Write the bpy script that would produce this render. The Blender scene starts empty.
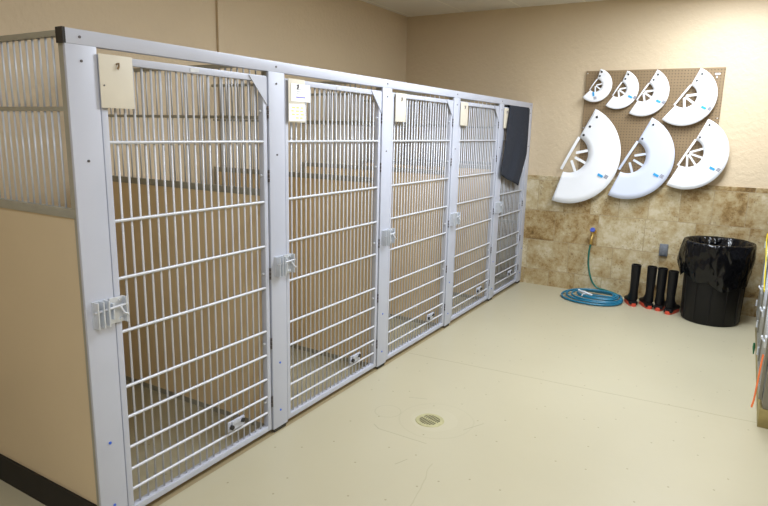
import bpy, bmesh, math, random
from mathutils import Vector, Matrix
random.seed(7)
sc = bpy.context.scene
COL = sc.collection
PI = math.pi

# ------------------------------------------------------------ camera, light, exposure
def setup_camera():
    yaw, pit, roll = .5358, -.2004, .023
    d = Vector((-math.sin(yaw)*math.cos(pit), math.cos(yaw)*math.cos(pit), math.sin(pit)))
    r = Vector((math.cos(yaw), math.sin(yaw), 0)); w = r.cross(d)
    r2 = r*math.cos(roll) + w*math.sin(roll); u2 = -r*math.sin(roll) + w*math.cos(roll)
    cam = bpy.data.cameras.new('camera'); o = bpy.data.objects.new('camera', cam); COL.objects.link(o)
    M = Matrix((r2, u2, -d)).transposed().to_4x4(); M.translation = Vector((1.9115, -1.1995, 1.5305))
    o.matrix_world = M
    cam.sensor_width = 36; cam.sensor_fit = 'HORIZONTAL'; cam.lens = 602.7/768*36; cam.clip_start = .02
    sc.camera = o
setup_camera()
wd = bpy.data.worlds.new('world'); sc.world = wd; wd.use_nodes = True
wd.node_tree.nodes['Background'].inputs[0].default_value = (.9, .95, 1, 1)
wd.node_tree.nodes['Background'].inputs[1].default_value = .25
def area(name, loc, sx, sy, power, col):
    l = bpy.data.lights.new(name, 'AREA'); l.shape = 'RECTANGLE'; l.size = sx; l.size_y = sy; l.energy = power; l.color = col
    o = bpy.data.objects.new(name, l); o.location = loc; COL.objects.link(o); return o
LIGHTS = [((1.72, 3.75), 35), ((1.1, 2.1), 43), ((1.75, -1.3), 35)]
LCOL = (.86, .925, 1)
for (x, y), p in LIGHTS: area('troffer_light', (x, y, 2.715), .54, 1.12, p, LCOL)
sc.view_settings.view_transform = 'Standard'; sc.view_settings.look = 'None'
sc.view_settings.exposure = .55; sc.view_settings.gamma = 1; sc.view_settings.use_curve_mapping = False

# ------------------------------------------------------------ materials
def mat(name, col, rough=.5, metal=0, spec=.5, coat=0):
    m = bpy.data.materials.new(name); m.use_nodes = True
    b = m.node_tree.nodes['Principled BSDF']
    b.inputs['Base Color'].default_value = (*col, 1); b.inputs['Roughness'].default_value = rough
    b.inputs['Metallic'].default_value = metal; b.inputs['Specular IOR Level'].default_value = spec
    b.inputs['Coat Weight'].default_value = coat
    return m
def N(m, t, **kw):
    n = m.node_tree.nodes.new(t)
    for k, v in kw.items(): setattr(n, k, v)
    return n
def lk(m, a, b): m.node_tree.links.new(a, b)
def BS(m): return m.node_tree.nodes['Principled BSDF']
def coords(m, scale=(1,1,1), rot=(0,0,0), loc=(0,0,0)):
    tc = N(m, 'ShaderNodeTexCoord'); mp = N(m, 'ShaderNodeMapping')
    mp.inputs['Scale'].default_value = scale; mp.inputs['Rotation'].default_value = rot; mp.inputs['Location'].default_value = loc
    lk(m, tc.outputs['Object'], mp.inputs['Vector']); return mp.outputs[0]
def noise(m, vec, scale, detail=3, rough=.5):
    n = N(m, 'ShaderNodeTexNoise'); n.inputs['Scale'].default_value = scale; n.inputs['Detail'].default_value = detail
    n.inputs['Roughness'].default_value = rough; lk(m, vec, n.inputs['Vector']); return n.outputs['Fac']
def ramp(m, fac, stops):
    r = N(m, 'ShaderNodeValToRGB'); lk(m, fac, r.inputs[0])
    while len(r.color_ramp.elements) < len(stops): r.color_ramp.elements.new(.5)
    for e, (p, c) in zip(r.color_ramp.elements, stops): e.position = p; e.color = (*c, 1)
    return r.outputs[0]
def mix(m, fac, a, b, mode='MIX'):
    n = N(m, 'ShaderNodeMix', data_type='RGBA', blend_type=mode)
    if isinstance(fac, (int, float)): n.inputs[0].default_value = fac
    else: lk(m, fac, n.inputs[0])
    for s, v in ((6, a), (7, b)):
        if isinstance(v, tuple): n.inputs[s].default_value = (*v, 1)
        else: lk(m, v, n.inputs[s])
    return n.outputs[2]
def math_(m, op, a, b=None, clamp=False):
    n = N(m, 'ShaderNodeMath', operation=op, use_clamp=clamp)
    for i, v in enumerate((a, b)):
        if v is None: continue
        if isinstance(v, (int, float)): n.inputs[i].default_value = v
        else: lk(m, v, n.inputs[i])
    return n.outputs[0]
def bump(m, h, strength, dist=.01):
    n = N(m, 'ShaderNodeBump'); n.inputs['Strength'].default_value = strength; n.inputs['Distance'].default_value = dist
    lk(m, h, n.inputs['Height']); lk(m, n.outputs[0], BS(m).inputs['Normal'])
def noisy(name, col, var=.08, sc_=6, rough=.5, metal=0, bmp=0, bsc=60, spec=.5, coat=0):
    m = mat(name, col, rough, metal, spec, coat); v = coords(m)
    f = noise(m, v, sc_); a = tuple(max(0, c*(1-var)) for c in col); b = tuple(min(1, c*(1+var)) for c in col)
    lk(m, ramp(m, f, [(.3, a), (.7, b)]), BS(m).inputs['Base Color'])
    if bmp: bump(m, noise(m, v, bsc), bmp, .004)
    return m

M = {}
M['wall'] = noisy('wall_paint', (.625, .507, .35), .03, 1.2, .55, bmp=0)
def wall_tex(m):
    v = coords(m); h = ramp(m, noise(m, v, 26, 4, .55), [(.42, (0,0,0)), (.6, (1,1,1))]); bump(m, h, .35, .004)
wall_tex(M['wall'])
M['panel'] = noisy('beige_panel', (.62, .51, .35), .03, 1.5, .42, bmp=.05, bsc=220)
M['panel_brightened'] = noisy('beige_panel_brightened', (.78, .61, .375), .03, 1.5, .42, bmp=.05, bsc=220)  # beige panel copy, interior light painted in as a lighter, warmer tone
M['alu'] = noisy('grey_painted_aluminium', (.485, .51, .60), .03, 4, .4, .1)
M['rod'] = noisy('grey_painted_steel', (.54, .555, .60), .03, 8, .35, .1)
M['dull'] = noisy('dull_aluminium', (.34, .33, .28), .08, 10, .42, .2)
M['zinc'] = noisy('zinc_hardware', (.62, .65, .70), .1, 30, .32, .4)
M['screw'] = noisy('dark_screw', (.12, .11, .12), .1, 30, .4, .6)
M['blue_cap'] = noisy('blue_screw_cap', (.04, .13, .62), .05, 30, .4)
M['black'] = noisy('black_plastic', (.012, .011, .012), .2, 20, .4)
M['vinyl'] = noisy('black_vinyl_base', (.010, .009, .009), .2, 8, .5, spec=.3)
M['white'] = noisy('white_plastic', (.90, .92, .97), .015, 4, .35)
M['frost'] = noisy('frosted_plastic', (.66, .71, .86), .02, 4, .4)
M['bluel'] = noisy('blue_print', (.03, .38, .80), .05, 20, .4)
M['greyl'] = noisy('grey_print', (.30, .31, .38), .1, 60, .5)
M['cream'] = noisy('cream_card', (.62, .575, .48), .03, 10, .5)
M['paper'] = noisy('white_paper', (.86, .87, .88), .02, 10, .6)
M['ink'] = noisy('blue_ink', (.18, .16, .62), .1, 40, .6)
M['hilite'] = noisy('yellow_marker', (.72, .82, .22), .1, 40, .6)
M['towel'] = noisy('slate_towel', (.030, .034, .046), .2, 60, .95, bmp=.6, bsc=400, spec=.15)
M['boot'] = noisy('black_rubber', (.006, .006, .007), .2, 10, .42, spec=.25)
M['sole'] = noisy('red_rubber', (.62, .07, .035), .1, 20, .45)
M['hose'] = noisy('blue_hose', (.010, .14, .24), .15, 14, .32)
M['hose_green'] = noisy('green_hose', (.01, .13, .10), .2, 14, .32)
M['brass'] = noisy('brass', (.62, .43, .14), .1, 20, .3, .9)
M['handle'] = noisy('blue_valve_handle', (.05, .08, .36), .1, 20, .4)
M['steel'] = noisy('stainless_steel', (.25, .24, .20), .06, 12, .4, .5)
M['hookb'] = noisy('tarnished_brass', (.22, .14, .06), .2, 40, .4, .6)
M['chrome'] = noisy('bright_metal', (.62, .66, .72), .1, 40, .3, .4)
M['box'] = noisy('grey_cast_metal', (.19, .21, .25), .15, 40, .4, .5)
M['wood'] = noisy('worn_wood', (.30, .24, .09), .3, 9, .6)
M['yellow'] = noisy('yellow_webbing', (.90, .72, .01), .05, 20, .6)
M['orange'] = noisy('orange_webbing', (.92, .21, .06), .05, 20, .6)
M['green'] = noisy('green_plastic', (.01, .13, .05), .1, 20, .5)
M['bin'] = noisy('black_bin_plastic', (.008, .0075, .0075), .15, 8, .5, spec=.25)
M['drain'] = noisy('drain_metal', (.40, .37, .20), .12, 30, .5, .1)
M['dark'] = noisy('dark_recess', (.03, .026, .015), .2, 30, .8)
M['diffuser'] = mat('lamp_diffuser', (.9, .9, .9), .5)
BS(M['diffuser']).inputs['Emission Color'].default_value = (*LCOL, 1); BS(M['diffuser']).inputs['Emission Strength'].default_value = 4
# bin liner: glossy creased film
m = M['bag'] = mat('bin_liner', (.003, .003, .004), .13, 0, .36); v = coords(m, (7.5, 7.5, 4), (.5, .4, 0))
bump(m, ramp(m, noise(m, v, 1, 2.5, .5), [(.38, (0,)*3), (.5, (1,)*3), (.62, (.15,)*3)]), .8, .014)
# pegboard
m = M['peg'] = mat('pegboard', (.33, .235, .13), .6); v = coords(m)
sx = N(m, 'ShaderNodeSeparateXYZ'); lk(m, v, sx.inputs[0])
def cell(a): return math_(m, 'SUBTRACT', math_(m, 'FRACT', math_(m, 'MULTIPLY', math_(m, 'ADD', a, 10), 1/.0254)), .5)
cx, cz = cell(sx.outputs[0]), cell(sx.outputs[2])
dd = math_(m, 'ADD', math_(m, 'MULTIPLY', cx, cx), math_(m, 'MULTIPLY', cz, cz))
hole = math_(m, 'LESS_THAN', dd, .028)
base = ramp(m, noise(m, v, 5), [(.3, (.235, .16, .082)), (.7, (.27, .185, .10))])
lk(m, mix(m, hole, base, (.05, .035, .02)), BS(m).inputs['Base Color'])
# floor: sealed cream epoxy with a joint, a patched ring round the drain, specks
m = M['floor'] = mat('floor_epoxy', (.6, .55, .38), .3, 0, .45); v = coords(m)
base = ramp(m, noise(m, v, .9, 4), [(.3, (.415, .375, .262)), (.7, (.45, .41, .29))])
sx = N(m, 'ShaderNodeSeparateXYZ'); lk(m, v, sx.inputs[0]); X, Y = sx.outputs[0], sx.outputs[1]
wob = math_(m, 'MULTIPLY', math_(m, 'SUBTRACT', noise(m, v, 5, 3), .5), .03)
jd = math_(m, 'ABSOLUTE', math_(m, 'ADD', math_(m, 'SUBTRACT', Y, math_(m, 'ADD', 2.352, math_(m, 'MULTIPLY', X, .072))), math_(m, 'MULTIPLY', wob, .5)))
j = math_(m, 'MULTIPLY', math_(m, 'LESS_THAN', jd, .004), math_(m, 'GREATER_THAN', X, 0.02))
base = mix(m, math_(m, 'MULTIPLY', j, .6), base, (.26, .22, .13))
stain_shade = math_(m, 'MULTIPLY', math_(m, 'MULTIPLY', math_(m, 'LESS_THAN', X, .006), math_(m, 'GREATER_THAN', X, -.05)), math_(m, 'GREATER_THAN', Y, 0))
base = mix(m, math_(m, 'MULTIPLY', stain_shade, .6), base, (.19, .12, .035))  # brown dirt and sealant along the gates, some shadow painted in with it
# crack heading to the near edge
cd = math_(m, 'ABSOLUTE', math_(m, 'ADD', math_(m, 'SUBTRACT', X, math_(m, 'ADD', 1.03, math_(m, 'MULTIPLY', Y, -.19))), math_(m, 'MULTIPLY', wob, 2)))
c = math_(m, 'MULTIPLY', math_(m, 'LESS_THAN', cd, .003), math_(m, 'LESS_THAN', Y, 1.15))
base = mix(m, math_(m, 'MULTIPLY', c, .22), base, (.22, .19, .11))
def ring(x, y, r, w):
    dx, dy = math_(m, 'SUBTRACT', X, x), math_(m, 'SUBTRACT', Y, y)
    d = math_(m, 'SQRT', math_(m, 'ADD', math_(m, 'MULTIPLY', dx, dx), math_(m, 'MULTIPLY', dy, dy)))
    d = math_(m, 'ADD', d, wob); return math_(m, 'LESS_THAN', math_(m, 'ABSOLUTE', math_(m, 'SUBTRACT', d, r)), w)
base = mix(m, math_(m, 'MULTIPLY', ring(.63, 1.55, .20, .004), .10), base, (.20, .18, .12))
base = mix(m, math_(m, 'MULTIPLY', ring(.36, 1.50, .07, .003), .2), base, (.20, .18, .12))
base = mix(m, math_(m, 'MULTIPLY', ring(.62, 1.55, .0, .13), .12), base, (.52, .49, .37))
def stroke(x0, y0, x1, y1, w=.003):
    L = math.hypot(x1-x0, y1-y0); ux, uy = (x1-x0)/L, (y1-y0)/L
    px_, py_ = math_(m, 'SUBTRACT', X, x0), math_(m, 'SUBTRACT', Y, y0)
    al = math_(m, 'ADD', math_(m, 'MULTIPLY', px_, ux), math_(m, 'MULTIPLY', py_, uy))
    ac = math_(m, 'ABSOLUTE', math_(m, 'ADD', math_(m, 'SUBTRACT', math_(m, 'MULTIPLY', px_, uy), math_(m, 'MULTIPLY', py_, ux)), math_(m, 'MULTIPLY', wob, .5)))
    return math_(m, 'MULTIPLY', math_(m, 'LESS_THAN', ac, w), math_(m, 'MULTIPLY', math_(m, 'GREATER_THAN', al, 0), math_(m, 'LESS_THAN', al, L)))
for st_ in ((.37, 1.72, .47, 1.76), (.80, 1.53, .86, 1.66), (.37, 1.33, .42, 1.30), (.42, 1.30, .70, 1.30), (.66, 1.05, .69, 1.12)):
    base = mix(m, math_(m, 'MULTIPLY', stroke(*st_), .38), base, (.20, .18, .13))
vo = N(m, 'ShaderNodeTexVoronoi', voronoi_dimensions='2D'); vo.inputs['Scale'].default_value = 4.5; lk(m, v, vo.inputs['Vector'])
vz = N(m, 'ShaderNodeVectorMath', operation='MULTIPLY'); lk(m, v, vz.inputs[0]); vz.inputs[1].default_value = (1, 1, 0); lk(m, vz.outputs[0], vo.inputs['Vector'])
sp = math_(m, 'LESS_THAN', vo.outputs['Distance'], .022)
base = mix(m, math_(m, 'MULTIPLY', sp, .55), base, (.17, .14, .08))
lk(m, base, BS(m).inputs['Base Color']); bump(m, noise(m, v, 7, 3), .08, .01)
BS(m).inputs['Roughness'].default_value = .34
# travertine tiles
m = M['tile'] = mat('travertine_tile', (.5, .4, .25), .42, 0, .4); v = coords(m)
mp = N(m, 'ShaderNodeMapping'); mp.inputs['Rotation'].default_value = (-PI/2, 0, 0); lk(m, v, mp.inputs['Vector'])
sx = N(m, 'ShaderNodeSeparateXYZ'); lk(m, v, sx.inputs[0])
cb = N(m, 'ShaderNodeCombineXYZ'); lk(m, math_(m, 'ADD', sx.outputs[0], 10.03), cb.inputs[0]); lk(m, math_(m, 'ADD', sx.outputs[2], .305-.165), cb.inputs[1])
br = N(m, 'ShaderNodeTexBrick'); lk(m, cb.outputs[0], br.inputs['Vector'])
br.inputs['Scale'].default_value = 1; br.inputs['Brick Width'].default_value = .42; br.inputs['Row Height'].default_value = .305
br.inputs['Mortar Size'].default_value = .003; br.inputs['Mortar Smooth'].default_value = .3; br.offset = .37; br.offset_frequency = 2
br.squash = .62; br.squash_frequency = 3; br.inputs['Bias'].default_value = 0
br.inputs['Color1'].default_value = (0, 0, 0, 1); br.inputs['Color2'].default_value = (1, 1, 1, 1); br.inputs['Mortar'].default_value = (.5, .5, .5, 1)
# per tile offset so veins break at joints
off = N(m, 'ShaderNodeVectorMath', operation='MULTIPLY_ADD'); lk(m, br.outputs['Color'], off.inputs[0]); off.inputs[1].default_value = (7, 3, 5); lk(m, v, off.inputs[2])
tv = off.outputs[0]
n1 = noise(m, tv, 6, 6, .7); n2 = noise(m, tv, 26, 5, .75)
tone = math_(m, 'ADD', math_(m, 'MULTIPLY', n1, .95), math_(m, 'ADD', math_(m, 'MULTIPLY', n2, .45), math_(m, 'MULTIPLY', br.outputs['Color'], .20)))
base = ramp(m, tone, [(.56, (.13, .075, .025)), (.66, (.265, .165, .06)), (.75, (.375, .275, .135)), (.86, (.45, .365, .215)), (.99, (.56, .49, .345))])
pits = math_(m, 'GREATER_THAN', noise(m, tv, 60, 2, .6), .62)
pm = math_(m, 'MULTIPLY', pits, math_(m, 'GREATER_THAN', noise(m, tv, 5, 2), .5))
base = mix(m, math_(m, 'MULTIPLY', pm, .55), base, (.15, .09, .04))
base = mix(m, math_(m, 'MULTIPLY', br.outputs['Fac'], .55), base, (.27, .21, .13))
lk(m, base, BS(m).inputs['Base Color']); bump(m, math_(m, 'SUBTRACT', 1, br.outputs['Fac']), .3, .003)
# ceiling tiles
m = M['ceil'] = mat('ceiling_tile', (.62, .60, .54), .8); v = coords(m, (1, 1, 1), (0, 0, PI/2), (0, 0, 0))
br = N(m, 'ShaderNodeTexBrick'); mp = N(m, 'ShaderNodeMapping'); lk(m, v, mp.inputs['Vector']); mp.inputs['Location'].default_value = (10, 10*.61+.18, 0)
lk(m, mp.outputs[0], br.inputs['Vector']); br.inputs['Scale'].default_value = 1; br.inputs['Brick Width'].default_value = 1.22; br.inputs['Row Height'].default_value = .61
br.inputs['Mortar Size'].default_value = .01; br.offset = 0
br.inputs['Color1'].default_value = (.84, .81, .74, 1); br.inputs['Color2'].default_value = (.82, .79, .72, 1); br.inputs['Mortar'].default_value = (.93, .90, .80, 1)
lk(m, br.outputs['Color'], BS(m).inputs['Base Color']); bump(m, noise(m, v, 160, 2), .3, .004)

# ------------------------------------------------------------ mesh helpers
def bx(bm, x0, x1, y0, y1, z0, z1, bev=0):
    vs = [bm.verts.new((x, y, z)) for x in (x0, x1) for y in (y0, y1) for z in (z0, z1)]
    fs = [(0,1,3,2), (4,6,7,5), (0,4,5,1), (2,3,7,6), (0,2,6,4), (1,5,7,3)]
    faces = [bm.faces.new([vs[i] for i in f]) for f in fs]
    if bev:
        es = list({e for f in faces for e in f.edges})
        bmesh.ops.bevel(bm, geom=es, offset=bev, segments=2, affect='EDGES', profile=.6)
def sweep(bm, pts, rad, n=8, cap=True, flat=None):
    """tube along pts; rad number or list; flat=(a,b) for an elliptical section"""
    pts = [Vector(p) for p in pts]; rings = []
    up = Vector((0, 0, 1)); prev = None
    for i, p in enumerate(pts):
        t = (pts[min(i+1, len(pts)-1)] - pts[max(i-1, 0)]).normalized()
        if prev is None:
            a = t.cross(up)
            if a.length < 1e-3: a = t.cross(Vector((1, 0, 0)))
        else: a = prev - t*prev.dot(t)
        a.normalize(); prev = a; b = t.cross(a)
        r = rad[i] if isinstance(rad, (list, tuple)) else rad
        fa, fb = flat or (1, 1)
        rings.append([bm.verts.new(p + (a*math.cos(k*2*PI/n)*fa + b*math.sin(k*2*PI/n)*fb)*r) for k in range(n)])
    for r0, r1 in zip(rings, rings[1:]):
        for k in range(n): bm.faces.new((r0[k], r0[(k+1) % n], r1[(k+1) % n], r1[k]))
    if cap:
        bm.faces.new(rings[0][::-1]); bm.faces.new(rings[-1])
def lathe(bm, prof, n=40, c=(0, 0)):
    rings = [[bm.verts.new((c[0]+r*math.cos(k*2*PI/n), c[1]+r*math.sin(k*2*PI/n), z)) for k in range(n)] for r, z in prof]
    for r0, r1 in zip(rings, rings[1:]):
        for k in range(n): bm.faces.new((r0[k], r0[(k+1) % n], r1[(k+1) % n], r1[k]))
    return rings
def prism(bm, poly, d0, d1, f):
    """poly 2D points extruded between d0 and d1; f(u, v, d) gives the 3D point"""
    a = [bm.verts.new(f(u, v, d0)) for u, v in poly]; b = [bm.verts.new(f(u, v, d1)) for u, v in poly]
    bm.faces.new(a[::-1]); bm.faces.new(b)
    for i in range(len(poly)):
        j = (i+1) % len(poly); bm.faces.new((a[i], a[j], b[j], b[i]))
def finish(bm, name, material, parent=None, smooth=False, loc=None):
    bmesh.ops.recalc_face_normals(bm, faces=bm.faces[:])
    me = bpy.data.meshes.new(name); bm.to_mesh(me); bm.free(); me.materials.append(material)
    if smooth:
        for p in me.polygons: p.use_smooth = True
        if smooth != True: me.set_sharp_from_angle(angle=math.radians(smooth))
    o = bpy.data.objects.new(name, me); COL.objects.link(o)
    if parent: o.parent = parent
    if loc: o.location = loc
    return o
def box_obj(name, dims, material, parent=None, bev=0, loc=None):
    bm = bmesh.new(); bx(bm, *dims, bev); return finish(bm, name, material, parent, loc=loc, smooth=40 if bev else False)
def clone(o, parent, loc=None):
    c = o.copy(); COL.objects.link(c); c.parent = parent
    if loc is not None: c.location = loc
    return c
def tag(o, label, cat, group=None):
    o['label'] = label; o['category'] = cat
    if group: o['group'] = group
    return o
def thing(name, loc, label, cat, group=None, rz=0):
    o = bpy.data.objects.new(name, None); COL.objects.link(o); o.location = loc; o.rotation_euler.z = rz
    o.empty_display_size = .05
    return tag(o, label, cat, group)
def struct(name, dims, material):
    o = box_obj(name, dims, material); o['kind'] = 'structure'; return o

# ------------------------------------------------------------ the setting
XL, XR, YN, YB, ZC = -1.457, 2.92, -3.0, 4.86, 2.744
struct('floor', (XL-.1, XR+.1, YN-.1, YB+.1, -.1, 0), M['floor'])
struct('ceiling', (XL-.1, XR+.1, YN-.1, YB+.1, ZC, ZC+.1), M['ceil'])
struct('wall_left', (XL-.1, XL, YN-.1, YB+.1, 0, ZC), M['wall'])
struct('wall_back', (XL-.1, XR+.1, YB, YB+.1, 0, ZC), M['wall'])
struct('wall_right', (XR, XR+.1, YN-.1, YB+.1, 0, ZC), M['wall'])
struct('wall_front', (XL-.1, XR+.1, YN-.1, YN, 0, ZC), M['wall'])
tr = struct('trim_1', (XL, XR, YB-.012, YB+.01, 0, 1.122), M['tile'])
YT = YB-.012
box_obj('baseboard_left', (XL, XL+.012, YN, -.02, 0, .12), M['vinyl'])['kind'] = 'structure'

# painted pipe on the left wall
bm = bmesh.new(); bx(bm, XL+.0005, XL+.022, 2.060, 2.112, .002, ZC-.002, .006)
tag(finish(bm, 'wall_raceway', M['wall'], smooth=40), 'vertical beige painted raceway on the left wall above the kennels', 'raceway')

# ceiling lamps
for i, ((x, y), p) in enumerate(LIGHTS):
    pos = ['nearest the pegboard wall', 'over the middle of the room', 'over the camera end of the room'][i]
    t = thing('ceiling_light', (x, y, ZC), 'recessed rectangular ceiling light ' + pos, 'ceiling light', 'ceiling lights')
    bm = bmesh.new()
    for a in ((-.30, -.27, -.60, .60), (.27, .30, -.60, .60), (-.27, .27, -.60, -.57), (-.27, .27, .57, .60)): bx(bm, *a, -.012, 0)
    finish(bm, 'lamp_frame', M['white'], t)
    box_obj('diffuser', (-.27, .27, -.57, .57, -.006, 0), M['diffuser'], t)

# ------------------------------------------------------------ kennels
H, BZ, PW = 1.83, 1.782, .11
YS = [0.0, .9594, 1.9657, 2.9842, 3.9367]; YE = 4.745
WORDS = ['nearest', 'second', 'third', 'fourth', 'farthest']
# beam over all the kennels
beam = thing('top_beam', (0, 0, BZ), 'long pale grey metal beam running over the fronts of all the kennels', 'beam')
box_obj('rail', (-.035, 0, .004, YB-.004, 0, H-BZ), M['alu'], beam, .002)
box_obj('end_cap', (-.036, .001, -.006, .004, 0, H-BZ+.001), M['black'], beam)['label'] = 'black plastic end cap'
def disc_obj(name, material, parent, y, z, r=.006, x=0.0, t=.003):
    bm = bmesh.new(); sweep(bm, [(x, y, z), (x+t, y, z)], r, 10); return finish(bm, name, material, parent, smooth=40)
for y in YS + [YE]: disc_obj('screw', M['screw'], beam, y+.052, .024, .0045)

def rod_mesh(r, h, n=8):
    bm = bmesh.new(); sweep(bm, [(0, 0, 0), (0, 0, h)], r, n)
    bmesh.ops.recalc_face_normals(bm, faces=bm.faces[:])
    me = bpy.data.meshes.new('bar'); bm.to_mesh(me); bm.free(); me.materials.append(M['rod'])
    for p in me.polygons: p.use_smooth = True
    return me
def post(parent, y, w=PW):
    p = box_obj('post', (-.013, 0, 0, w, .02, BZ), M['alu'], parent, .002, loc=(0, y, 0))
    box_obj('foot', (-.011, -.004, .01, w-.01, 0, .02), M['dark'], p)['label'] = 'dark rubber foot'
    for z in (1.731, 1.407): disc_obj('screw', M['screw'], p, .052, z, .0045)
    for z in (.368, .111): disc_obj('screw', M['blue_cap'], p, .054, z, .0055)['label'] = 'blue capped screw'
    return p
gate_rod = rod_mesh(.0042, 1.65)
part_rod = rod_mesh(.0038, 1.571-1.244); part_rod2 = rod_mesh(.0038, 1.807-1.583); end_rod = rod_mesh(.0036, 1.72)
CROSS = [1.468, 1.190, .978, .775, .556, .432, .306, .213, .127]

def latch(parent, gate):
    # keepers on the post
    bm = bmesh.new()
    bx(bm, 0, .004, .022, .082, .822, .918)
    for y in (.024, .046, .066): bx(bm, .004, .034, y, y+.005, .822, .918, .001)
    k = finish(bm, 'latch_keeper', M['zinc'], parent); k['label'] = 'zinc keeper with three fins'
    bm = bmesh.new()
    bx(bm, .001, .007, .088, .146, .822, .918, .001)
    bx(bm, .007, .028, .141, .146, .822, .918, .001)
    bx(bm, .007, .022, .092, .098, .84, .90, .001)
    l = finish(bm, 'latch', M['zinc'], gate); l['label'] = 'zinc slide latch plate'
    bm = bmesh.new(); sweep(bm, [(.022, .018, .882), (.022, .152, .889)], .0045, 10)
    sweep(bm, [(.022, .12, .887), (.036, .125, .862), (.036, .14, .855)], .004, 8)
    b = finish(bm, 'latch_bolt', M['rod'], gate, smooth=50)
    for z in (.906, .834):
        bm = bmesh.new(); sweep(bm, [(.007, .130, z), (.012, .130, z)], .007, 6); finish(bm, 'latch_screw', M['zinc'], gate)

def build_kennel(i):
    y0 = YS[i]; y1 = YS[i+1] if i < 4 else YE; W = y1-y0
    lab = {0: 'pale grey barred dog kennel nearest the camera, beige side panel showing',
           1: 'second barred dog kennel from the camera, papers clipped on its gate',
           2: 'middle barred dog kennel of the row of five',
           3: 'fourth barred dog kennel, just before the one with the towel',
           4: 'farthest barred dog kennel by the tiled wall, dark towel on its gate'}[i]
    K = thing('dog_kennel', (0, y0, 0), lab, 'kennel', 'barred dog kennels in a row')
    P = post(K, 0)
    # gate frame, local y from g0 to g1
    g0, g1 = .1165, W-.011
    zb, zt, fw, xf, xb = .028, 1.760, .024, -.004, -.034
    bm = bmesh.new()
    bx(bm, xb, xf, g0, g0+fw, zb, zt, .002); bx(bm, xb, xf, g1-fw, g1, zb, zt, .002)
    bx(bm, xb, xf, g0+fw, g1-fw, zt-.026, zt, .002); bx(bm, xb, xf, g0+fw, g1-fw, zb, zb+.026, .002)
    G = finish(bm, 'gate', M['alu'], K, smooth=40)
    n = int(round((g1-g0-2*fw)/.0385)); st = (g1-g0-2*fw)/n
    h = zt-zb-.05
    for k in range(1, n):
        o = bpy.data.objects.new('bar', gate_rod); COL.objects.link(o); o.parent = G
        o.location = (-.019, g0+fw+k*st, zb+.024); o.scale = (1, 1, h/1.65)
    for z in CROSS:
        bm = bmesh.new(); sweep(bm, [(-.0105, g0+fw-.004, z), (-.0105, g1-fw+.004, z)], .0062, 10)
        finish(bm, 'crossbar', M['rod'], G, smooth=50)
    # corner gusset
    bm = bmesh.new(); prism(bm, [(g1-.115, zt-.004), (g1-.002, zt-.004), (g1-.002, zt-.125)], 0, .004, lambda u, v, d: (xf+d, u, v))
    finish(bm, 'corner_gusset', M['alu'], G)
    # small label plate on the top rail
    box_obj('rail_plate', (xf, xf+.002, W*.5+.03, W*.5+.075, zt-.021, zt-.006), M['zinc'], G)
    # hinges in the gap
    for z in (1.60, 1.31, .84, .486, .178):
        bm = bmesh.new()
        for q in range(3): sweep(bm, [(-.002, g1+.0055, z-.028+q*.020), (-.002, g1+.0055, z-.012+q*.020)], .0048, 8)
        hg = finish(bm, 'hinge', M['screw'], G, smooth=50)
        bm = bmesh.new(); sweep(bm, [(-.018, g1-fw-.012, z+.004), (-.018, g1-fw+.002, z+.004)], .006, 8)
        finish(bm, 'hinge_bolt', M['zinc'], G, smooth=50)
    latch(P, G)
    # plaque with two black knobs on the lower bars
    cy = W-.26
    bm = bmesh.new(); bx(bm, -.006, .000, cy-.052, cy+.052, .142, .192, .002); bx(bm, -.002, .006, cy-.030, cy+.050, .172, .190, .002)
    pl = finish(bm, 'vent_plaque', M['alu'], G); pl['label'] = 'small grey plate with two black knobs'
    for dy, z in ((-.033, .163), (.036, .174)):
        bm = bmesh.new(); sweep(bm, [(0, cy+dy, z), (.012, cy+dy, z)], .011, 12); finish(bm, 'knob', M['black'], G, smooth=50)
    # side partition (near side of this kennel)
    x0, x1 = XL+.026, -.0135
    box_obj('side_panel', (x0, x1, .010, .022, .03, 1.212), M['panel'] if i == 0 else M['panel_brightened'], K)
    r = box_obj('side_frame', (x0, x1, .004, .028, 1.212, 1.244), M['dull'], K, .001)
    bm = bmesh.new(); bx(bm, x0, x1-.0285, .004, .028, 1.806, 1.824, .001); finish(bm, 'side_top_rail', M['dull'], K)
    bm = bmesh.new(); bx(bm, x0, x1-.0285, .010, .022, 1.570, 1.584); finish(bm, 'side_mid_rail', M['dull'], K)
    bm = bmesh.new(); bx(bm, x1-.028, x1, .0035, .0285, 1.2445, 1.824); bx(bm, x1-.016, x1, .003, .029, .02, 1.2115)
    finish(bm, 'side_front_stile', M['dull'], K)
    bm = bmesh.new(); bx(bm, x0, x0+.028, .003, .029, .02, 1.2115); finish(bm, 'side_rear_stile', M['dull'], K)
    if i == 0:
        box_obj('kennel_base', (x0, x1-.012, -.001, .0095, 0, .12), M['vinyl'], K)['label'] = 'black vinyl cove base'
    else:
        box_obj('kennel_base', (x0, x1-.012, .008, .024, 0, .03), M['dull'], K)
    xs = x1-.028-.012
    while xs > x0+.02:
        for me, z in ((part_rod, 1.2435), (part_rod2, 1.5835)):
            o = bpy.data.objects.new('side_bar', me); COL.objects.link(o); o.parent = K; o.location = (xs, .016, z)
        xs -= .0385
    if i == 4:
        post(K, W)
        bm = bmesh.new(); ya = W+.07
        for z in (.03, .62, 1.205, 1.795): bx(bm, x0, x1, ya, ya+.022, z, z+.026)
        bx(bm, x0, x0+.026, ya, ya+.022, .056, 1.8); finish(bm, 'end_frame', M['dull'], K)
        xs = x1-.03
        while xs > x0+.04:
            o = bpy.data.objects.new('end_bar', end_rod); COL.objects.link(o); o.parent = K; o.location = (xs, ya+.011, .07); xs -= .0385
    return K
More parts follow.
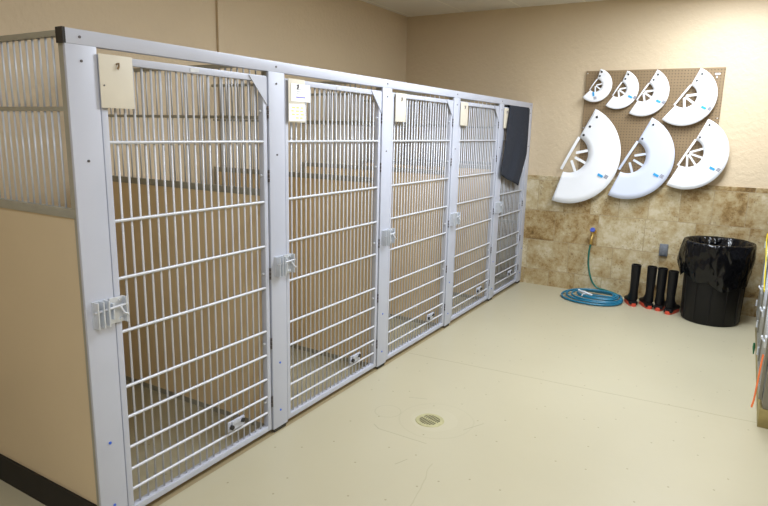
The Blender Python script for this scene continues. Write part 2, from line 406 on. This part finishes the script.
for i in range(5): build_kennel(i)

# cards hanging on the gates
CARDS = [(.110, .240, 1.762, 1.585), (1.088, 1.212, 1.762, 1.560), (2.108, 2.238, 1.760, 1.587), (3.092, 3.228, 1.755, 1.582), (4.035, 4.150, 1.750, 1.575)]
for i, (ya, yb, zt, zb) in enumerate(CARDS):
    lab = {0: 'cream blank card hanging on the gate of the kennel nearest the camera',
           1: 'cream card behind white papers on the second kennel gate',
           2: 'cream card hanging on the gate of the middle kennel',
           3: 'cream card hanging on the gate of the fourth kennel',
           4: 'cream card beside the dark towel on the farthest kennel gate'}[i]
    t = thing('kennel_card', (.0045, ya, zb), lab, 'card', 'cards hanging on kennel gates')
    w, h = yb-ya, zt-zb
    box_obj('card_board', (0, .004, 0, w, 0, h), M['cream'], t, .001)
    bm = bmesh.new(); yc = w*.52
    sweep(bm, [(.004, yc-.004, h-.030), (.009, yc+.005, h-.026), (.010, yc+.003, h-.036), (.008, yc-.001, h-.046)], .0032, 8)
    finish(bm, 'hook', M['hookb'] if i == 0 else M['screw'], t, smooth=50)['label'] = 'bent metal hook'
    if i == 0:
        bm = bmesh.new(); sweep(bm, [(.004, .014, h*.42), (.0055, .014, h*.42)], .003, 8); finish(bm, 'pin', M['screw'], t)
    if i == 1:
        p = thing('paper_note', (.0095, ya+.018, zb+.098), 'white paper note with a blue line clipped to the second kennel card', 'note')
        bm = bmesh.new(); bx(bm, 0, .001, 0, .145, 0, .082); finish(bm, 'sheet', M['paper'], p)
        bm = bmesh.new(); bx(bm, .0012, .0018, .035, .105, .018, .023); finish(bm, 'ink_line', M['ink'], p)
        bm = bmesh.new()
        for k in range(3): bx(bm, .0012, .0016, .04, .10-.012*k, .036+k*.010, .038+k*.010)
        finish(bm, 'print_line', M['greyl'], p)
        p = thing('marker_note', (.0095, ya+.0, zb+.006), 'white paper with yellow-green marker writing on the second kennel card', 'note')
        bm = bmesh.new(); bx(bm, 0, .001, 0, .125, 0, .080); finish(bm, 'sheet', M['paper'], p)
        bm = bmesh.new()
        for k in range(4):
            for q in range(3):
                if (k, q) == (0, 0): continue
                ys_ = .018+q*.033+(k % 2)*.004; bx(bm, .0012, .0018, ys_, ys_+.024-.003*((k+q) % 3), .012+k*.016, .018+k*.016)
        finish(bm, 'marker_writing', M['hilite'], p)

# towel over the farthest gate
bm = bmesh.new(); NU, NV = 26, 34
def towel_pt(u, v):
    top = Vector((.004, 4.165+u*.545, 1.768)); 
    bl, brr = Vector((.0, 3.965, 1.165)), Vector((.03, 4.50, 1.035))
    right_break = .52
    a = Vector((.012, 4.145, 1.768)).lerp(bl, v)
    if v < right_break: b = Vector((.012, 4.715, 1.765)).lerp(Vector((.018, 4.70, 1.34)), v/right_break)
    else: b = Vector((.018, 4.70, 1.34)).lerp(brr, (v-right_break)/(1-right_break))
    p = a.lerp(b, u)
    p.x = .014 + .012*math.sin(u*9+v*2.2)*(.2+v)*.6 + .002*math.sin(u*17+v*5)*v + .014*v
    p.z += .002*math.sin(u*9)*v
    return p
g = [[bm.verts.new(towel_pt(u/NU, v/NV)) for u in range(NU+1)] for v in range(NV+1)]
for v in range(NV):
    for u in range(NU): bm.faces.new((g[v][u], g[v][u+1], g[v+1][u+1], g[v+1][u]))
# top fold over the rail
back = [[bm.verts.new((x, g[0][u].co.y, z)) for u in range(NU+1)] for x, z in ((.004, 1.777), (-.030, 1.774), (-.042, 1.74), (-.044, 1.56))]
prev = g[0]
for row in back:
    for u in range(NU): bm.faces.new((prev[u+1], prev[u], row[u], row[u+1]))
    prev = row
tw = tag(finish(bm, 'towel', M['towel'], smooth=True), 'dark slate towel hung over the farthest kennel gate', 'towel')
so = tw.modifiers.new('solid', 'SOLIDIFY'); so.thickness = .004; so.offset = 1

# ------------------------------------------------------------ pegboard and collars
peg = thing('pegboard', (0, YB-.002, 0), 'brown perforated pegboard fixed to the back wall above the tiles', 'pegboard')
box_obj('board', (.499, 1.650, -.018, 0, 1.166, 2.122), M['peg'], peg)
for x, z in ((.512, 2.10), (1.635, 1.70), (.515, 1.60), (1.638, 1.2)):
    bm = bmesh.new(); sweep(bm, [(x, -.018, z), (x, -.021, z)], .005, 8); finish(bm, 'board_screw', M['zinc'], peg)
bm = bmesh.new(); bx(bm, 1.575, 1.615, -.026, -.018, 2.062, 2.074, .002); sweep(bm, [(1.592, -.018, 2.040), (1.592, -.032, 2.036), (1.592, -.030, 2.050)], .005, 8)
finish(bm, 'peg_hook', M['white'], peg)['label'] = 'spare white hook'

# centre x, z, radius, angle of upper end, angle of lower end, stack thickness, material, label, strap style
COLLARS = [
 (.600, 1.987, .151, 77.5, -135.8, 3, 'white', 'smallest white plastic pet collar, top left of the pegboard', 1),
 (.806, 1.949, .176, 69.4, -124.7, 1, 'white', 'second smallest white pet collar, top row beside the smallest', 1),
 (1.023, 1.923, .214, 62.9, -119.1, 2, 'white', 'third white pet collar from the left in the top row', 1),
 (1.361, 1.884, .255, 65.9, -128.5, 3, 'white', 'white pet collar at the top right corner of the pegboard', 1),
 (.411, 1.348, .476, 63.8, -106.1, 1, 'white', 'largest white pet collar, lower left, hanging past the pegboard edge', 2),
 (.950, 1.345, .392, 64.4, -111.8, 1, 'frost', 'frosted bluish pet collar in the middle of the lower row', 2),
 (1.441, 1.398, .320, 66.3, -116.0, 4, 'white', 'thick stack-like white pet collar at the lower right', 1)]
def collar(cx, cz, R, aT, aB, layers, mt, label, style):
    t = thing('pet_collar', (cx, YB-.018, cz), label, 'pet collar', 'plastic pet collars hanging on the pegboard')
    rad = math.radians; ri = R*(.375 if R > .45 else .39)
    offy = .022+.006*layers
    def P(a, r, d):      # bowl slightly away from the board
        k = (r-ri)/(R-ri); s = (a-(aT+aB)/2)/((aT-aB)/2)
        return Vector((r*math.cos(rad(a)), -(offy + R*.045*(1-s*s)*.8 + R*.05*k*(1-.3*s) + d), r*math.sin(rad(a))))
    n, nr = 48, 5
    for L in range(layers):
        bm = bmesh.new(); d0 = -L*.006; sh = L*.7
        A0, A1 = aT - sh*.0, aB + (0 if L == 0 else 2.5*L)
        rows = [[bm.verts.new(P(A0+(A1-A0)*k/n, ri+(R-ri-L*.0015)*q/nr, d0)) for q in range(nr+1)] for k in range(n+1)]
        for k in range(n):
            for q in range(nr): bm.faces.new((rows[k][q], rows[k][q+1], rows[k+1][q+1], rows[k+1][q]))
        o = finish(bm, 'collar_sheet', M[mt], t, smooth=True)
        so = o.modifiers.new('solid', 'SOLIDIFY'); so.thickness = .0022; so.offset = 0
    # tabs pointing to the neck
    mid = P((aT+aB)/2, ri, 0).y
    for j, f in enumerate((.30, .53, .77) if layers != 4 else (.26, .46, .66, .84)):
        a = aT+(aB-aT)*f; p0 = P(a, ri*1.04, 0); 
        tgt = Vector((0, p0.y, 0)); inner = .12 if style == 1 else .34
        p1 = tgt.lerp(Vector((p0.x, p0.y, p0.z)), inner)
        dr = (p1-p0).normalized(); sd = Vector((-dr.z, 0, dr.x)); w = R*.026 if R > .3 else R*.038
        bm = bmesh.new(); pts = [p0-sd*w, p0+sd*w, p1+sd*w-dr*w*.5, p1+sd*w*.5, p1-sd*w*.5, p1-sd*w-dr*w*.5]
        a_ = [bm.verts.new(p) for p in pts]; b_ = [bm.verts.new(p+Vector((0, .002, 0))) for p in pts]
        bm.faces.new(a_); bm.faces.new(b_[::-1])
        for q in range(6): bm.faces.new((a_[q], a_[(q+1) % 6], b_[(q+1) % 6], b_[q]))
        finish(bm, 'tab', M[mt], t)
    # strap along the straight side
    pT = P(aT, ri*1.02, 0); end = P(aB, ri*(1.05 if style == 1 else .92), 0)
    ch = (end-pT); nrm = Vector((ch.z, 0, -ch.x)).normalized()
    if nrm.x > 0: nrm = -nrm
    w = R*.055 if R > .3 else R*.06
    shift = nrm*(w*.4 if style == 1 else R*.035)
    bm = bmesh.new(); n2 = 10; rows = []
    for k in range(n2+1):
        f = k/n2; c = pT + ch*f + shift*f*1.5 + Vector((0, -.012*math.sin(f*PI), 0))
        rows.append([bm.verts.new(c+nrm*w*.5), bm.verts.new(c-nrm*w*.5)])
    for r0, r1 in zip(rows, rows[1:]): bm.faces.new((r0[0], r0[1], r1[1], r1[0]))
    o = finish(bm, 'strap', M[mt], t); so = o.modifiers.new('solid', 'SOLIDIFY'); so.thickness = .003; so.offset = 0
    # snap holes near the upper end
    for r in ((.88, .66, .46) if R > .45 else (.88, .50) if R > .3 else (.85, .60)):
        p = P(aT-7 if R > .3 else aT-9, R*r, .002); q = max(.009, R*.024)
        bm = bmesh.new(); sweep(bm, [p, p+Vector((0, -.002, 0))], q, 10); finish(bm, 'snap', M['black'], t)
    # printed mark: blue bar and small grey lines near the lower right
    a = -31 if R > .16 else -95; rr = .80 if R > .16 else .60
    p = P(a, R*rr, .002); e1 = Vector((math.cos(rad(-28)), 0, math.sin(rad(-28)))); e2 = Vector((-e1.z, 0, e1.x))
    if R < .16: e1, e2 = Vector((.15, 0, -1)).normalized(), Vector((1, 0, .15)).normalized()
    S = .030+R*.035; bm = bmesh.new()
    def quad(c, hw, hh):
        vs = [bm.verts.new(c+e1*sx_*hw+e2*sz_*hh + Vector((0, -.0035, 0))) for sx_, sz_ in ((-1,-1),(1,-1),(1,1),(-1,1))]
        b_ = [bm.verts.new(v_.co+Vector((0, .0030, 0))) for v_ in vs]
        bm.faces.new(vs); bm.faces.new(b_[::-1])
        for q in range(4): bm.faces.new((vs[q], vs[(q+1) % 4], b_[(q+1) % 4], b_[q]))
    quad(p-e1*S*.35, S*.55, S*.24); finish(bm, 'blue_print', M['bluel'], t)
    bm = bmesh.new()
    for k in range(3): quad(p+e1*S*.75+e2*S*(.10+k*.26)+Vector((0, -.001, 0)), S*.36, S*.09)
    finish(bm, 'small_print', M['greyl'], t)
    return t, P
for c in COLLARS:
    t, P = collar(*c)
    p = P(c[3]-7, c[2]*.93, 0)
    bm = bmesh.new(); x, z = c[0]+p.x-.004, c[1]+p.z-.004
    sweep(bm, [(x, -.018, z), (x, -.018+p.y-.012, z), (x, -.018+p.y-.014, z+.010)], .003, 8)
    finish(bm, 'peg_hook', M['zinc'], peg, smooth=50)

# outlet on the tiles
o = thing('wall_outlet', (1.336, YT, .506), 'grey metal outlet cover on the tiled wall above the boots', 'outlet')
box_obj('cover_plate', (-.036, .036, -.030, 0, -.056, .056), M['box'], o, .005)
box_obj('cover_flap', (-.024, .024, -.040, -.0305, -.040, .034), M['box'], o, .003)

# tap
t = thing('water_tap', (.700, YT, .612), 'brass water tap with a blue round handle on the tiled wall', 'tap')
bm = bmesh.new(); sweep(bm, [(0, 0, 0), (0, -.004, 0)], .026, 16); sweep(bm, [(0, -.004, 0), (0, -.05, 0)], .010, 12)
sweep(bm, [(0, -.045, .0), (0, -.047, -.03), (-.003, -.065, -.055), (-.005, -.07, -.085)], [.013, .013, .011, .011], 12)
finish(bm, 'tap_body', M['brass'], t, smooth=50)
bm = bmesh.new(); sweep(bm, [(0, -.048, .006), (0, -.068, .022)], .006, 8)
for r_, a_, b_ in ((.024, .022, .031), ): sweep(bm, [(0, -.066, .020), (0, -.074, .027)], r_, 20)
finish(bm, 'tap_handle', M['handle'], t, smooth=50)['label'] = 'blue round handle'

# hose
def smooth_path(P, n=10):
    P = [Vector(p) for p in P]; out = []
    for i in range(len(P)-1):
        a, b, c, d = P[max(i-1, 0)], P[i], P[i+1], P[min(i+2, len(P)-1)]
        for k in range(n):
            s = k/n; out.append(.5*((2*b)+(c-a)*s+(2*a-5*b+4*c-d)*s*s+(3*b-a-3*c+d)*s**3))
    return out+[P[-1]]
hs = thing('garden_hose', (.75, 4.578, 0), 'blue garden hose coiled on the floor under the tap', 'hose')
bm = bmesh.new(); pts = []
turns = [(.00, .0, .310, .245), (.06, .01, .245, .18), (.045, .02, .255, .195), (.085, .015, .185, .12), (.08, .01, .17, .105)]
NT = 40
for k, (cx, cy, rx, ry) in enumerate(turns):
    nx = turns[min(k+1, len(turns)-1)]
    for q in range(NT):
        f = q/NT; a = -f*2*PI + .5
        X_, Y_ = cx+(nx[0]-cx)*f, cy+(nx[1]-cy)*f; A_, B_ = rx+(nx[2]-rx)*f, ry+(nx[3]-ry)*f
        pts.append((X_+A_*math.cos(a), Y_+B_*math.sin(a), .011+.009*k+.003*math.sin(3*a)+.012*(1+math.sin(a))))
pts += smooth_path([pts[-1], (.22, .03, .045), (.12, -.03, .055), (.045, -.035, .052)], 6)[1:]
sweep(bm, pts, .0100, 8); finish(bm, 'hose_coil', M['hose'], hs, smooth=True)
bm = bmesh.new()
sweep(bm, smooth_path([(-.055, .200, .51), (-.066, .200, .41), (-.060, .204, .28), (-.025, .210, .15), (.03, .215, .075), (.12, .20, .06), (.22, .16, .05), (pts[0][0]+.01, pts[0][1]+.01, .03), (pts[0][0]+.005, pts[0][1]-.05, .018)], 8), .009, 8)
finish(bm, 'hose_lead', M['hose_green'], hs, smooth=True)['label'] = 'green hose end running down from the tap'
bm = bmesh.new(); sweep(bm, [(-.055, .200, .53), (-.055, .200, .495)], .014, 12); finish(bm, 'hose_coupling', M['brass'], hs, smooth=50)
bm = bmesh.new(); sweep(bm, [(.05, -.035, .052), (.00, -.03, .060), (-.02, -.025, .064), (-.07, -.01, .070), (-.085, -.005, .072)], [.011, .012, .016, .010, .015], 12)
sweep(bm, [(-.01, -.028, .060), (-.03, -.06, .058), (-.035, -.095, .045)], .007, 8)
finish(bm, 'spray_nozzle', M['chrome'], hs, smooth=50)['label'] = 'silver spray nozzle'

# boots
def boot_proto(name, label, loc, rz):
    t = thing(name, loc, label, 'boot', 'black rubber boots with red soles', rz)
    t.scale = (1.0,)*3
    # rings: centre(y,z), tilt angle of the ring normal from vertical, half width x, half length
    secs = [(.0, .385, 0, .041, .050), (.0, .375, 0, .043, .052), (.0, .37, 0, .041, .050), (0, .30, 0, .040, .048), (.0, .22, 0, .037, .044), (.0, .15, 2, .035, .041), (.002, .115, 8, .037, .046),
            (.010, .085, 28, .042, .060), (.030, .065, 50, .043, .058), (.060, .052, 70, .045, .043), (.095, .044, 82, .048, .034), (.130, .038, 90, .049, .028), (.160, .034, 90, .044, .023), (.182, .031, 90, .030, .016), (.190, .029, 90, .010, .008)]
    bm = bmesh.new(); n = 18; rings = []
    for cy, cz, tl, hw, hl in secs:
        a = math.radians(tl); dy, dz = math.cos(a), -math.sin(a)
        # ring axis along length: from heel-bottom to instep
        rings.append([bm.verts.new((hw*math.sin(q*2*PI/n), cy - math.cos(q*2*PI/n)*hl*(-math.cos(a)), max(cz + math.cos(q*2*PI/n)*hl*math.sin(a), .016))) for q in range(n)])
    for r0, r1 in zip(rings, rings[1:]):
        for k in range(n): bm.faces.new((r0[k], r0[(k+1) % n], r1[(k+1) % n], r1[k]))
    bm.faces.new(rings[-1])
    # inside of the shaft opening
    inn = [[bm.verts.new((v_.co.x*.9, v_.co.y*.9, z)) for v_ in rings[0]] for z in (.385, .30, .20)]
    prev = rings[0]
    for row in inn:
        for k in range(n): bm.faces.new((prev[k], row[k], row[(k+1) % n], prev[(k+1) % n]))
        prev = row
    bm.faces.new(prev)
    bx(bm, -.036, .036, -.048, .150, .014, .05, .012)
    finish(bm, 'boot_upper', M['boot'], t, smooth=45)
    bm = bmesh.new(); out = []
    for q in range(28):
        a = q*2*PI/28; y = math.sin(a)*.125+.070; w = .040+.012*(y/.19 if y > 0 else 0)
        out.append((math.copysign(abs(math.cos(a))**.75, math.cos(a))*w, y))
    prism(bm, out, 0, .030, lambda u, v, d: (u, v, d)); finish(bm, 'sole', M['sole'], t, smooth=50)['label'] = 'red rubber sole'
    return t
boot_proto('rubber_boot', 'black rubber boot nearest the coiled hose', (1.150, 4.60, 0), .38)
boot_proto('rubber_boot', 'black rubber boot second from the coiled hose', (1.285, 4.60, 0), .40)
boot_proto('rubber_boot', 'black rubber boot third from the coiled hose', (1.375, 4.58, 0), -.05)
boot_proto('rubber_boot', 'black rubber boot half hidden against the black bin', (1.468, 4.515, 0), -.22).rotation_euler.x = -.0

# bin and liner
t = thing('trash_can', (1.782, 4.525, 0), 'large round black trash can lined with a black bag', 'trash can')
bm = bmesh.new(); lathe(bm, [(.212, .0), (.222, .012), (.228, .30), (.240, .60), (.252, .625), (.262, .63), (.262, .665), (.250, .668), (.243, .65), (.232, .60), (.205, .03), (0.001, .028)], 48)
lathe(bm, [(.001, 0), (.205, 0)], 48)
for k in range(12):
    a = k*2*PI/12; ca, sa = math.cos(a), math.sin(a)
    sweep(bm, [(.221*ca, .221*sa, .02), (.236*ca, .236*sa, .55)], .006, 6)
bmesh.ops.remove_doubles(bm, verts=bm.verts[:], dist=.0005); finish(bm, 'bin_body', M['bin'], t, smooth=40); t.scale.z = 1.02
b = thing('bin_liner', (1.782, 4.525, 0), 'glossy black plastic bag folded over the rim of the trash can', 'bin liner')
bm = bmesh.new(); n = 120; rnd = random.Random(5); ph = [rnd.uniform(0, 6.28) for _ in range(8)]
def wr(a, s): return sum(math.sin(a*f+ph[i]+s*2.5*(i-3))*w for i, (f, w) in enumerate(((5, .3), (9, .3), (14, .25), (23, .2), (31, .15), (43, .1))))
rows = []
def hem(a):   # lower edge height
    d = math.degrees(a) % 360
    return .345 + .035*math.sin(a*2+.6) + .018*math.sin(a*7+1) 
prof = [('in', .20, .35), ('in', .223, .50), ('in', .236, .60), ('in', .246, .655), ('top', .255, .673), ('top', .266, .672), ('out', .272, .655)]
for kind, r, z in prof:
    s = {'in': .010, 'top': .002, 'out': .003}[kind]
    if kind == 'in': r = r-.013
    rows.append([bm.verts.new(((r+(wr(k*2*PI/n, z*4)*s))*math.cos(k*2*PI/n), (r+(wr(k*2*PI/n, z*4)*s))*math.sin(k*2*PI/n), z+wr(k*2*PI/n, 1)*.002)) for k in range(n)])
NZ = 12
for j in range(1, NZ+1):
    f = j/NZ; row = []
    for k in range(n):
        a = k*2*PI/n; z = .655+(hem(a)-.655)*f
        left = max(0, math.cos(a-math.radians(165)))**4
        r = .272 + .004*math.sin(f*PI) - .026*f*f + wr(a, z*5)*.010*f**.6 + left*.034*math.sin(f*PI*.85)
        pass
        r = min(r, .325)
        row.append(bm.verts.new((r*math.cos(a), min(r*math.sin(a), YT-4.52-.01), z)))
    rows.append(row)
for r0, r1 in zip(rows, rows[1:]):
    for k in range(n): bm.faces.new((r0[k], r0[(k+1) % n], r1[(k+1) % n], r1[k]))
bm.faces.new(rows[0][::-1])
finish(bm, 'bag_film', M['bag'], b, smooth=True); b.scale.z = 1.02

# floor drain
d = thing('floor_drain', (.603, 1.530, 0), 'round slotted metal drain set in the floor', 'drain')
bm = bmesh.new(); lathe(bm, [(.050, .0005), (.050, .004), (.066, .004), (.070, .0005)], 36); finish(bm, 'drain_rim', M['drain'], d, smooth=40)
bm = bmesh.new(); sweep(bm, [(0, 0, .0005), (0, 0, .0015)], .0495, 36); finish(bm, 'drain_well', M['dark'], d)
bm = bmesh.new()
for k in range(-4, 5):
    x = k*.0115; L_ = math.sqrt(.050**2-x*x); bx(bm, x-.0021, x+.0021, -L_, L_, .0016, .0042)
bx(bm, -.049, .049, -.004, .004, .0016, .0044)
gr = finish(bm, 'grate', M['drain'], d); gr.rotation_euler.z = -.25; d.scale = (1.12, 1.12, 1)

# ------------------------------------------------------------ stainless cage bank at the right
CX = 2.112
c = thing('cage_bank', (CX, 2.45, 0), 'stainless steel cage bank on a wooden plinth at the right edge', 'cage')
L, D = 1.98, .70
box_obj('plinth', (.012, D, .0, L, .0, .105), M['wood'], c, .003)['label'] = 'worn wooden plinth'
bm = bmesh.new()
for z in (.125, .80, 1.48): bx(bm, .02, D, .0, L, z, z+.015)
for y in (0, .655, 1.31, L-.015): bx(bm, .02, D, y, y+.015, .14, 1.48)
bx(bm, D-.01, D, .015, L-.015, .14, 1.48); bx(bm, .025, D, .01, L-.01, .105, .125)
finish(bm, 'cage_body', M['steel'], c)
for tz0, tz1 in ((.15, .79), (.825, 1.47)):
    for k in range(3):
        y0, y1 = .02+k*.655, .02+k*.655+.635
        bm = bmesh.new()
        bx(bm, 0, .016, y0, y0+.018, tz0, tz1, .002); bx(bm, 0, .016, y1-.018, y1, tz0, tz1, .002)
        bx(bm, 0, .016, y0+.018, y1-.018, tz0, tz0+.018); bx(bm, 0, .016, y0+.018, y1-.018, tz1-.018, tz1)
        dr = finish(bm, 'cage_door', M['steel'], c)
        for q in range(1, 15):
            o = bpy.data.objects.new('door_bar', gate_rod); COL.objects.link(o); o.parent = dr
            o.location = (.010, y0+.018+q*(y1-y0-.036)/15, tz0+.016); o.scale = (.8, .8, (tz1-tz0-.032)/1.65)
        bm = bmesh.new(); zc = (tz0+tz1)/2
        bx(bm, -.012, 0, y0+.0, y0+.05, zc-.03, zc+.03, .003); sweep(bm, [(-.010, y0+.01, zc), (-.026, y0+.02, zc+.02), (-.024, y0+.05, zc+.02)], .006, 8)
        finish(bm, 'cage_latch', M['zinc'], dr)
        for zz in (tz0+.08, tz1-.08):
            bm = bmesh.new(); sweep(bm, [(-.006, y1-.01, zz-.025), (-.006, y1-.01, zz+.025)], .007, 8); finish(bm, 'cage_hinge', M['zinc'], dr, smooth=50)
def strip(name, pts, w, material, label, cat):
    bm = bmesh.new(); sweep(bm, smooth_path(pts, 6), w, 8, flat=(.35, 1)); return tag(finish(bm, name, material, smooth=50), label, cat)
strip('yellow_leash', [(2.099, 3.30, .57), (2.097, 3.42, .62), (2.099, 3.70, .70), (2.097, 4.0, .78), (2.099, 4.12, .83)], .011, M['yellow'], 'yellow webbing leash along the cage front', 'leash')
strip('orange_leash', [(2.104, 2.24+.24, .40), (2.101, 2.485, .33), (2.098, 2.50, .22), (2.096, 2.53, .12), (2.090, 2.54, .07)], .007, M['orange'], 'orange webbing leash hanging low on the cage front', 'leash')
bm = bmesh.new(); sweep(bm, [(2.094, 3.46, .17), (2.096, 3.46, .14), (2.098, 3.46, .09)], [.006, .009, .003], 10)
tag(finish(bm, 'green_clip', M['green'], smooth=50), 'small green plastic clip low on the cage front', 'clip')
